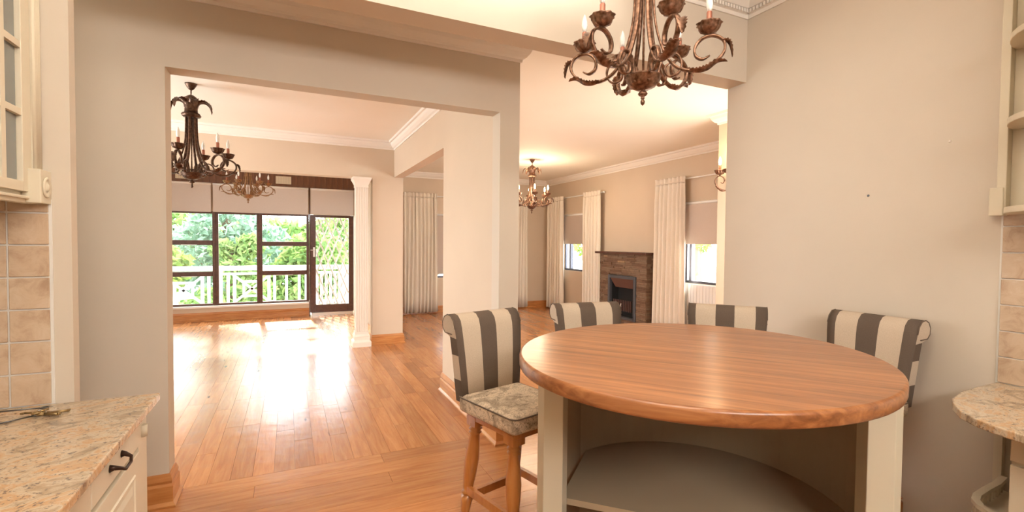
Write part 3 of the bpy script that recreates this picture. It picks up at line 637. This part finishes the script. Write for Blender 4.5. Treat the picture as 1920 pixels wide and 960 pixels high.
def chandelier(label, loc, H_, rot, m, lit=False, s=1., name='chandelier', arms=6):
    t = thing(name, label, 'chandelier', loc, rot, 'wrought iron candle chandeliers'); t.scale = (s, s, s)
    a0 = None
    for k in range(arms):
        if a0 is None:
            b = MB(); bar(b, ARM, .021, .012, True); a0 = b.build('arm', m, t)
            b = MB(); bar(b, INNER, .019, .009, True); b.build('inner_scroll', m, a0)
            b = MB(); leaf(b, bez([(.225, .146), (.265, .135), (.31, .142), (.355, .172), (.398, .172)], 5), .075); b.build('leaf', m, a0)
            b = MB(); leaf(b, bez([(.374, .27), (.395, .262), (.408, .235), (.418, .19)], 5), .055); b.build('leaf', m, a0)
            candle(a0, .312, .303, m, lit)
        else:
            a = a0.copy(); COL.objects.link(a); a.parent = t; a.rotation_euler.z = 2*PI*k/arms
            for ch in list(a0.children): c_ = ch.copy(); COL.objects.link(c_); c_.parent = a
    MB().tube([(0, 0, .13), (0, 0, .71)], .006, 8).build('centre_rod', m, t)
    MB().lathe([(.002, 0), (.009, .008), (.011, .02), (.006, .032), (.010, .036), (.010, .04), (.006, .044), (.020, .052), (.024, .060), (.018, .070), (.009, .076), (.012, .080), (.034, .082), (.062, .096), (.080, .118), (.086, .140), (.092, .146), (.086, .151), (.03, .148), (.004, .152)], n=28, wob=.035, wn=14).build('bowl_finial', m, t)
    MB().lathe([(.05, .675), (.072, .682), (.082, .70), (.072, .716), (.056, .72), (.052, .76), (.062, .80), (.066, .83), (.052, .865), (.02, .89), (.006, .895)], n=24, wob=.04, wn=8).build('crown', m, t)
    cl = None
    for k in range(6):
        if cl is None: b = MB(); leaf(b, bez([(.045, .765), (.075, .815), (.12, .825), (.155, .795), (.172, .735)], 5), .075); cl = b.build('crown_leaf', m, t)
        else: o = cl.copy(); COL.objects.link(o); o.rotation_euler.z = 2*PI*(k+.5)/6
    b = MB(); z = .90; k = 0; top = (H_/s-.05)
    while z < top-.01:
        h = min(.055, top-z+.012) if top-z > .02 else .03; ring = [(((.014*cos(a)) if k % 2 else 0), (0 if k % 2 else .014*cos(a)), z+h/2-.004+(h/2+.004)*sin(a)) for a in [2*PI*j/12 for j in range(13)]]
        b.tube(ring, .003, 6, cap=False); z += h-.008; k += 1
    b.build('chain', m, t)
    MB().lathe([(.006, H_/s-.065), (.02, H_/s-.055), (.035, H_/s-.035), (.048, H_/s-.01), (.052, H_/s-.0005)], n=20).build('canopy', m, t)
    if lit:
        l = lamp('chandelier_light', 'POINT', (loc[0], loc[1], loc[2]+.42*s), 38, (1, .80, .56), shadow_soft_size=.25)
    return t
def from_dir(u, d): return (u[0]*d, u[1]*d)
kx, ky = .9796*1.02, 1.1609*1.02; kx, ky = 1.430, 1.695
chandelier('large bronze chandelier hanging in front of the round-topped island', (1.445, 1.713, 2.173), ZK-2.173, R(12), mBronze, s=.87)
chandelier('dark iron chandelier with pale bulbs in the left opening', (-.848, 5.502, 2.05), ZC-2.05, R(20), mBronzeD)
chandelier('bronze chandelier with lit bulbs hanging beyond the dividing wall', (3.967, 7.649, 2.08), ZC-2.08, R(12), mBronze, True, s=.97)
chandelier('rust-gold chandelier hanging in the sun room before the white blinds', (-.62, 9.15, 2.17), ZC-2.17, R(8), mBronzeR, s=.98)
# wall sconce on the pier
sx, sy, sz = 4.498, 3.80, 2.12
w = thing('wall_sconce', 'two-armed bronze wall sconce with lit candle bulbs on the pier', 'sconce', (sx, sy, sz))
MB().lathe([(.004, 0), (.045, .01), (.05, .02), (.02, .035), (.004, .04)], n=18).build('backplate', mBronze, w); bp = w.children[0]; bp.rotation_euler.y = -PI/2; bp.location.z = .12
SA = bez([(.01, .12), (.02, .06), (.06, .035), (.12, .045), (.18, .08), (.205, .13), (.19, .175), (.15, .195), (.11, .18), (.095, .145), (.115, .115), (.14, .125)], 6)
for k, an in enumerate((R(158), R(205))):
    b = MB(); bar(b, SA, .014, .008, True); a = b.build('arm', mBronze, w); a.rotation_euler.z = an
    b = MB(); leaf(b, bez([(.08, .03), (.13, .025), (.18, .06), (.2, .085)], 4), .04); b.build('leaf', mBronze, a)
    candle(a, .15, .195, mBronze, True)
b = MB(); bar(b, bez([(.01, .14), (.03, .25), (.02, .33), (.05, .36), (.07, .33), (.055, .31)], 6), .012, .007, True); a = b.build('upper_scroll', mBronze, w); a.rotation_euler.z = PI
lamp('sconce_light', 'POINT', (sx-.2, sy, sz+.42), 4, (1, .72, .42), shadow_soft_size=.1)

# ------------------------------------------------------------------ island
CX, CY, ZT = 1.539, 1.478, 1.10
isl = thing('breakfast_island', 'oval timber-topped breakfast island on cream posts with curved open base', 'island', (CX, CY, 0))
A_, B_, RO = .755, .694, R(12.6); prof = [(-.010, -.052), (-.002, -.048), (0, -.042), (.001, -.012), (-.002, -.004), (-.009, 0)]
b = MB(); n = 96; rings = []
for o, z in prof: rings.append([(cos(RO)*(A_+o)*cos(2*PI*j/n)-sin(RO)*(B_+o)*sin(2*PI*j/n), sin(RO)*(A_+o)*cos(2*PI*j/n)+cos(RO)*(B_+o)*sin(2*PI*j/n), ZT+z) for j in range(n)])
b.strip(rings); tt = b.build('tabletop', mTable, isl)
PLc, PRc = Vector((1.003-CX, 1.705-CY)), Vector((1.835-CX, .935-CY)); ch = (PRc-PLc).normalized(); inw = Vector((-ch.y, ch.x))   # inwards, away from the front
if inw.dot(-Vector((CX, CY))) > 0: inw = -inw
def post(c, sgn):                              # chamfered post, front face along the chord
    o = ch*sgn; pts = [c-o*.045-inw*.05, c+o*.035-inw*.05, c+o*.072-inw*.005, c+o*.072+inw*.05, c-o*.045+inw*.05]
    pts = [(p.x, p.y) for p in pts]
    if sgn < 0: pts = pts[::-1]
    MB().prism(pts, 0, ZT-.05).build('post', mIsle, isl, bevel=.003)
post(PLc, -1); post(PRc, 1)
RP = .61; ang0, ang1 = R(-66), R(106)
arc = [(RP*cos(ang0+(ang1-ang0)*i/40), RP*sin(ang0+(ang1-ang0)*i/40)) for i in range(41)]
# curved panel (thin wall), flat left side, shelf
def wallstrip(pts, th, z0, z1, name, m):
    b = MB(); secs = []
    for i, p in enumerate(pts):
        a = Vector(pts[max(i-1, 0)]); c_ = Vector(pts[min(i+1, len(pts)-1)]); d = (c_-a).normalized(); nn = Vector((d.y, -d.x)); p = Vector(p); q = p+nn*th
        secs.append([(p.x, p.y, z0), (q.x, q.y, z0), (q.x, q.y, z1), (p.x, p.y, z1)])
    b.strip(secs, smooth=False); o = b.build(name, m, isl)
    for f in o.data.polygons: f.use_smooth = False
    return o
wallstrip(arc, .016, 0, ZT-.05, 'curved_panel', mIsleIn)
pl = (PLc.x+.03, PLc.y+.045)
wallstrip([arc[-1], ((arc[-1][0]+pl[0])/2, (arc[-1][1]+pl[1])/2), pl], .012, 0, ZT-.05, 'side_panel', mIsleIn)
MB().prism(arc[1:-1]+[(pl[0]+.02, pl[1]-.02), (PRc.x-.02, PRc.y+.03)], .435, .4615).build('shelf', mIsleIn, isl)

# ------------------------------------------------------------------ bar stools
def make_stool(label, loc, rz):
    t = thing('bar_stool', label, 'stool', loc, rz, 'striped bar stools around the island')
    hw = .205; y0_, y1_ = -.265, .205; r = .035
    def rr(e, z):
        P = []
        for cx, cy, a in ((hw-r, y1_-r, 0), (-hw+r, y1_-r, 90), (-hw+r, y0_+r, 180), (hw-r, y0_+r, 270)):
            for k in range(5): q = R(a+k*22.5); P.append((cx+(r-e)*cos(q), cy+(r-e)*sin(q), z))
        return P
    b = MB(); b.strip([rr(.02, .655), rr(.003, .662), rr(0, .675), rr(0, .725), rr(.004, .737), rr(.02, .743), rr(.09, .749)] if False else [rr(.012, .655), rr(.002, .663), rr(0, .675), rr(0, .722), rr(.004, .733), rr(.014, .739), rr(.03, .742)])
    b.build('seat', mToile, t)
    b = MB(); P = rr(-.001, .731); b.tube(P+[P[0]], .0035, 6, cap=False); b.build('piping', mPipe, t)
    # backrest
    F = [(.160, .70), (.166, .82), (.176, .95), (.186, 1.04)]; B2 = [(.225, .70), (.232, .82), (.238, .95), (.246, 1.045)]
    roll = [(.194, 1.09), (.208, 1.13), (.235, 1.156), (.268, 1.162), (.298, 1.148), (.316, 1.118), (.312, 1.085), (.290, 1.062)]
    P = F+roll+B2[::-1]; fr = [-.5, -.41, -.14, .12, .38, .5]; fr = [-.5, -.40, -.14, .10, .36, .5]
    b = MB(); V = []
    for q in fr:
        ww = [.44*(.86+.14*min(1, max(0, (z-.7)/.38)))*(1) for _, z in P]; V.append([b.b.verts.new((q*w_*1.04, y, z)) for (y, z), w_ in zip(P, ww)])
    n = len(P)
    for i in range(5):
        for j in range(n):
            f = b.b.faces.new((V[i][j], V[i][(j+1) % n], V[i+1][(j+1) % n], V[i+1][j])); f.material_index = 0 if i % 2 else 1; f.smooth = True
    for s in (0, 5):
        L = V[s]
        for j in range(3):
            f = b.b.faces.new((L[j], L[j+1], L[n-2-j], L[n-1-j])); f.material_index = 0 if j == 1 else 1
        f = b.b.faces.new(L[3:n-3]); f.material_index = 0
    bk = b.build('backrest', [mFLight, mFDark], t)
    for s in (0, 5):
        x = fr[s]*.44*1.04; MB().tube([(x, y, z) for y, z in roll+[(roll[0][0]+.03, roll[0][1]-.03)]], .003, 6).build('piping', mPipe, bk)
    # frame and turned legs
    MB().box(-.17, .17, -.225, .165, .615, .655).build('seat_frame', mLeg, t, bevel=.006)
    prof = [(.019, 0), (.022, .01), (.019, .03), (.017, .10), (.022, .16), (.026, .20), (.019, .205), (.019, .215), (.027, .222), (.019, .232), (.021, .25), (.027, .33), (.030, .40), (.026, .47), (.020, .535), (.027, .545), (.020, .555), (.028, .565), (.020, .575), (.030, .59), (.030, .60)]
    for sx_ in (1, -1):
        for sy_ in (1, -1):
            b = MB(); top = Vector((sx_*.135, -.03+sy_*.155, 0)); foot = Vector((sx_*.185, -.03+sy_*.205, 0)); rings = []; nn = 14
            for r_, z in prof:
                c_ = foot.lerp(top, min(1, z/.6)); r_ = r_*1.3; rings.append([(c_.x+r_*cos(2*PI*j/nn), c_.y+r_*sin(2*PI*j/nn), z) for j in range(nn)])
            b.strip(rings); b.box(top.x-.038, top.x+.036, top.y-.038, top.y+.036, .585, .636); b.build('leg', mLeg, t)
    for (xa, ya, xb, yb, z) in ((-.17, -.225, .17, -.225, .19), (-.17, .165, .17, .165, .19), (-.175, -.21, -.175, .15, .24), (.175, -.21, .175, .15, .24)):
        MB().obox((xa, ya, z), (xb, yb, z), .022, .042).build('footrest', mLeg, t)
    return t
def sp(bx, by, deg): a = R(deg); return (bx-(-sin(a))*.255, by-cos(a)*.255, 0)
s1 = make_stool('striped bar stool with floral seat at the near left of the island', sp(.995, 2.505, 15), R(15))
for lab, bx, by, dg in [('striped bar stool behind the island, in front of the stone fireplace', 1.762, 2.615, -7), ('striped bar stool behind the island before the right wall end', 2.545, 2.175, -50), ('striped bar stool against the right wall beside the island', 3.01, 1.56, -90)]:
    dup(s1, sp(bx, by, dg), R(dg), lab)

# ------------------------------------------------------------------ left kitchen units (numbers scaled about the eye)
S = 1.0296
def kz(z): return H-(H-z)*S
ZTOP = kz(.91); ZUN = ZTOP-.03
XFt = -.490*S; YEN = 2.483
wt = MB(); wt.box(-1.22, XFt, -1.0, YEN-.002, ZUN, ZTOP); tag(wt.build('granite_worktop', mGranite, bevel=.004), 'speckled beige granite worktop with pointed corner at lower left', 'worktop')
bc = thing('base_cabinet', 'cream base cabinet with drawer and panelled doors under the left worktop', 'cabinet', (-1.2, 0, 0)); ox = 1.2
XB = -.52*S
MB().box(-1.21+ox, XB-.02+ox, -.98, 2.40, .1, ZUN-.001).build('body', mCream, bc); MB().box(-1.21+ox, XB-.08+ox, -.98, 2.38, 0, .1).build('plinth', mCream, bc)
b = MB(); b.box(XB-.02+ox, XB+ox, 2.285, 2.40, .1, ZUN-.001); b.build('corner_post', mCream, bc, bevel=.003)
b = MB(); yc, r = 2.335, .022
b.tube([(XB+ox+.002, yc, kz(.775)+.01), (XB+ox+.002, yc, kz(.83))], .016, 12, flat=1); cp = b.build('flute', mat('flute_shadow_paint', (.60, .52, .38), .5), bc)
def raised(y0_, y1_, z0, z1, name, panel=True):
    b = MB(); b.box(XB-.018+ox, XB+.004+ox, y0_, y1_, z0, z1); d = b.build(name, mCream, bc, bevel=.003)
    if panel:
        m_ = .075; b = MB()
        f = XB+.004+ox; P = lambda e, x: [(x, y0_+m_+e, z0+m_+e), (x, y1_-m_-e, z0+m_+e), (x, y1_-m_-e, z1-m_-e), (x, y0_+m_+e, z1-m_-e)]
        b.strip([P(-.012, f-.001), P(-.008, f+.005), P(0, f+.005), P(.004, f-.0005)], smooth=False); b.build('panel_moulding', mCream, d)
        b = MB(); b.strip([P(.015, f-.001), P(.04, f+.006), P(.05, f+.006)], smooth=False); b.build('raised_panel', mCream, d)
    return d
zd0, zd1 = kz(.765), ZUN-.012
yy = 2.28
for k in range(6):
    ya = yy-.50; d = raised(ya+.004, yy-.004, zd0+.004, zd1, 'drawer', False); raised(ya+.004, yy-.004, .12, zd0-.018, 'door')
    hm = (ya+yy)/2-.02+.0; xf = XB+.004+ox
    if k == 0: hm = 2.0
    zz = (zd0+zd1)/2+.002
    b = MB(); b.tube([(xf, hm-.06, zz+.004), (xf+.012, hm-.058, zz+.004), (xf+.03, hm-.05, zz-.004), (xf+.034, hm-.03, zz-.016), (xf+.034, hm+.03, zz-.016), (xf+.03, hm+.05, zz-.004), (xf+.012, hm+.058, zz+.004), (xf, hm+.06, zz+.004)], [.013, .008, .0055, .005, .005, .0055, .008, .013], 10); b.build('handle', mIron, d)
    yy = ya
# left splash tiles: parts of the end wall
wl = [o for o in COL.objects if o.name.startswith('wall_left') and o.dimensions.x > 2][0]
XT = -.83*S
MB().box(-1.22, XT+.006, YEN-.004, YEN, ZTOP, kz(1.70)).build('grout', mGrout, wl)
tp = .121*S; th_ = .1225*S; tm = None
def tiles(wallo, place, nr, nc, z_first):
    global tm
    for r_ in range(nr):
        for c_ in range(nc):
            if tm is None:
                b = MB(); b.box(-tp/2+.003, tp/2-.003, -.007, 0, -th_/2+.003, th_/2-.003); me = b.build('tile', mTile, wallo, bevel=.002); tm = me.data; o = me
            else: o = D.objects.new('tile', tm); COL.objects.link(o); o.parent = wallo; bv = o.modifiers.new('bevel', 'BEVEL'); bv.width = .002; bv.limit_method = 'ANGLE'
            p, rz = place(c_); o.location = (p[0], p[1], z_first+r_*th_+th_/2); o.rotation_euler.z = rz
tiles(wl, lambda c_: ((XT-tp*(c_+.5), YEN-.004), 0), 7, 3, ZTOP+.002)
# upper glazed cabinet on the left
uc = thing('glazed_wall_cabinet', 'cream wall cabinet with glazed lattice door at upper left', 'cabinet', (-1.0, 1.5, kz(1.69))); oz = kz(1.69); oy = 1.5
XU = -.86*S; zt = 2.9-oz
X = lambda x: x+1.0
b = MB(); x0_, x1_ = X(-1.222), X(XU-.02); b.box(x0_, x1_, -1.5, YEN-.002-oy, .015, .035); b.box(x0_, x1_, -1.5, YEN-.002-oy, zt-.02, zt); b.box(x0_, x0_+.012, -1.5, YEN-.002-oy, .035, zt-.02); b.box(x0_+.012, x1_, YEN-.022-oy, YEN-.002-oy, .035, zt-.02); b.build('carcass', mCream, uc)
b = MB(); b.box(X(XU-.04), X(XU-.008), -1.5, YEN-.03-oy, -.012, .016); b.box(X(XU-.03), X(XU+.004), -1.5, 2.36*S-oy, .003, .014); b.build('light_rail', mCream, uc, bevel=.003)
ydoor1 = 2.355*S; st = .062*S
def gdoor(ya, yb):
    b = MB(); z0, z1 = .03, zt-.03; f0, f1 = X(XU-.022), X(XU)
    yi0, yi1 = ya+st, yb-st; zi0, zi1 = kz(1.755)-oz, z1-.07
    b.box(f0, f1, ya, yi0, z0, z1); b.box(f0, f1, yi1, yb, z0, z1); b.box(f0, f1, yi0, yi1, z0, zi0); b.box(f0, f1, yi0, yi1, zi1, z1)
    d = b.build('door', mCream, uc, bevel=.002)
    npn = 3; pitch = (yi1-yi0)/npn
    for k in range(1, npn): MB().box(f0+.004, f1-.002, yi0+pitch*k-.014, yi0+pitch*k+.014, zi0, zi1).build('glazing_bar', mCream, d)
    zz = zi0+.245*S
    while zz < zi1-.05: MB().box(f0+.004, f1-.0025, yi0, yi1, zz-.012, zz+.012).build('glazing_bar', mCream, d); zz += .238*S
    zz0 = zi0
    while zz0 < zi1-.05:
        zz1 = min(zz0+(.245 if zz0 == zi0 else .238)*S, zi1)
        for k in range(npn): MB().box(f0+.002, f0+.005, yi0+pitch*k+.003, yi0+pitch*(k+1)-.003, zz0+.002, zz1-.002).build('pane', mCabGlass, d)
        zz0 = zz1
gdoor(ydoor1-.50-oy, ydoor1-oy); gdoor(ydoor1-1.01-oy, ydoor1-.51-oy)
b = MB(); yp0, yp1 = ydoor1+.003-oy, YEN-.003-oy
b.box(X(XU-.02), X(XU+.006), yp0, yp1, .03, zt)
for k in range(4): yk = yp0+(yp1-yp0)*(k+.6)/4.4; b.tube([(X(XU+.006), yk, .121), (X(XU+.006), yk, zt-.1)], .0085, 8)
b.build('fluted_pilaster', mCream, uc)
b = MB(); bx0, bx1 = X(XU-.02), X(-.825*S); b.box(bx0, bx1, 2.325*S-oy, YEN-.001-oy, -.01, .115*S); rb = b.build('rosette_block', mCream, uc, bevel=.003)
b = MB(); b.lathe([(.038, 0), (.040, .004), (.034, .008), (.028, .003), (.016, .003), (.013, .008), (.002, .011)], n=24); ro = b.build('rosette', mCream, rb); ro.rotation_euler.y = PI/2; ro.location = (bx1, 2.366*S-oy, .052)
for v in ro.data.vertices: v.co.y *= .8
# keys
kb = thing('key_bunch', 'bunch of old brass and steel keys lying on the left worktop', 'keys', (-.84, 2.33, ZTOP+.001)); mBrass = mat('old_brass', (.32, .22, .10), .4, .85); mSteel = mat('key_steel', (.16, .15, .14), .35, .9)
def key(L, r, an, off, m, z=.004):
    b = MB(); b.tube([(.0, 0, 0), (L, 0, 0)], r, 8); b.tube([(L*.9+.0*0, .0, 0), (L*.9, .010, 0)], r*.9, 6); b.tube([(L, 0, 0), (L, .011, 0)], r*.9, 6)
    b.tube([(-.012+.012*cos(a), .010*sin(a), 0) for a in [2*PI*j/14 for j in range(15)]], r*.9, 6, cap=False); o = b.build('key', m, kb, (off[0], off[1], z), an); return o
key(.17, .0028, R(178), (-.01, .03), mSteel, .02); key(.10, .0028, R(217), (-.02, -.01), mSteel, .004); key(.05, .005, R(8), (.03, .0), mBrass, .006); key(.05, .005, R(-25), (.015, -.012), mBrass, .008); key(.045, .004, R(160), (-.01, .0), mBrass, .012); key(.03, .004, R(60), (.0, -.005), mBrass, .016)
MB().tube([(.016*cos(a), .014*sin(a), .01+.006*sin(a)) for a in [2*PI*j/16 for j in range(17)]], .0018, 6, cap=False).build('ring', mSilver, kb)

# ------------------------------------------------------------------ right kitchen units
pts = [(3.04, 1.054), (2.85, 1.057), (2.678, 1.047), (2.533, 1.016), (2.45, .979), (2.37, .925), (2.315, .858), (2.285, .792), (2.262, .70), (2.255, .6), (2.25, .3), (2.25, -.8), (3.04, -.8)]
pts = [(min(x*S, XR-.002), y*S) for x, y in pts]
MB().prism(pts, ZTOP-.032, ZTOP).build('granite_worktop', mGranite, bevel=.005)
tag(COL.objects['granite_worktop.001'], 'rounded granite worktop end at the right edge', 'worktop')
rc = thing('end_shelf_cabinet', 'cream base cabinet with curved open end shelf under the right worktop', 'cabinet', (2.8, .8, 0)); a = lambda P: [(x-2.8, y-.8) for x, y in P]
MB().box(2.42*S-2.8, XR-.003-2.8, -1.6, .79*S-.8, .02, ZTOP-.033).build('body', mCream, rc)
b = MB(); b.box(2.405*S-2.8, 2.42*S-2.8, -.6, .79*S-.8, .74, ZTOP-.045); b.build('drawer', mCream, rc, bevel=.003)
b = MB(); b.box(2.405*S-2.8, 2.42*S-2.8, -.6, .79*S-.8, .1, .725); b.build('door', mCream, rc, bevel=.003)
MB().box(XR-.035-2.8, XR-.002-2.8, 1.015*S-.8, 1.045*S-.8, .0, ZTOP-.033).build('wall_batten', mCream, rc)
crv = [(3.03, 1.02), (2.9, 1.005), (2.78, 1.0), (2.68, .992), (2.62, .975), (2.575, .94), (2.545, .89), (2.53, .83), (2.53, .80)]
crv = [(x*S, y*S) for x, y in crv]; crv[0] = (XR-.036, crv[0][1])
zs_ = kz(.42)
MB().prism(a(crv+[(XR-.04, .80*S)]), zs_-.018, zs_).build('curved_shelf', mCream, rc)
gr = MB(); sp_ = [(x-2.8, y-.8) for x, y in crv]; gr.sweep(sp_, [(0, kz(.468)), (0, kz(.485)), (.028, kz(.485)), (.028, kz(.468))]); gr = gr.build('gallery_rail', mCream, rc)
for i in range(len(crv)-1):
    for q in (.0, .33, .66):
        x = crv[i][0]+(crv[i+1][0]-crv[i][0])*q-2.8; y = crv[i][1]+(crv[i+1][1]-crv[i][1])*q-.8-.014
        if i == 0 and q == 0: continue
        MB().tube([(x, y, zs_), (x, y, (zs_+kz(.468))/2), (x, y, kz(.468))], [.005, .008, .005], 8).build('spindle', mCream, gr)
b = MB(); crv2 = [(x, y-.0) for x, y in crv]; MB().prism(a(crv2+[(XR-.04, .80*S)]), .10, .118).build('curved_shelf', mCream, rc)
# upper open shelves on the right
us = thing('open_end_shelves', 'cream open quarter-round end shelves high on the right wall', 'shelf', (XR, 1.0, kz(1.70)))
z0_ = kz(1.70); Yb = 1.062*S-1.0
MB().box(-.055, -.002, Yb-.035, Yb, 0, 1.5).build('batten', mCream, us, bevel=.003)
MB().box(-.012, -.002, -.62, Yb-.036, 0, 1.5).build('back_panel', mCream, us)
b = MB(); b.box(-.062, -.001, Yb-.028, Yb+.024, -.004, .13); b.build('rosette_block', mCream, us, bevel=.004)
b = MB(); b.box(-.34, -.012, -.64, -.24, 0, 1.5); b.build('side_cabinet', mCream, us)
for zz in (0.0, kz(2.09)-z0_, kz(2.455)-z0_, kz(2.83)-z0_):
    P = [(-.013, Yb-.036)]+[(-.03-.31*sin(R(q)), Yb-.04-.26*(1-cos(R(q)))) for q in range(0, 91, 9)]+[(-.34, -.239), (-.013, -.239)]
    MB().prism(P, zz, zz+.028).build('shelf', mCream, us, bevel=.003)
# right splash tiles
wr = COL.objects['wall_right']; YT = 1.052*S
MB().box(XR-.004, XR, -.5, YT+.006, ZTOP, kz(1.70)).build('grout', mGrout, wr)
tiles(wr, lambda c_: ((XR-.004, YT-tp*(c_+.5)), -PI/2), 7, 4, ZTOP+.002)
# small wall plugs / marks on the right wall
for (y, z, lab) in [(1.30, 2.10, 'small plugged nail hole high on the right wall'), (1.68, 1.85, 'small plugged nail hole left of the high one on the right wall')]:
    o = MB().lathe([(.006, 0), (.007, .002), (.003, .003)], n=8).build('wall_plug', mGrey if z < 2 else mCorn, None, (XR-.0005, y, z)); o.rotation_euler.y = -PI/2; tag(o, lab, 'plug', 'plugged nail holes')
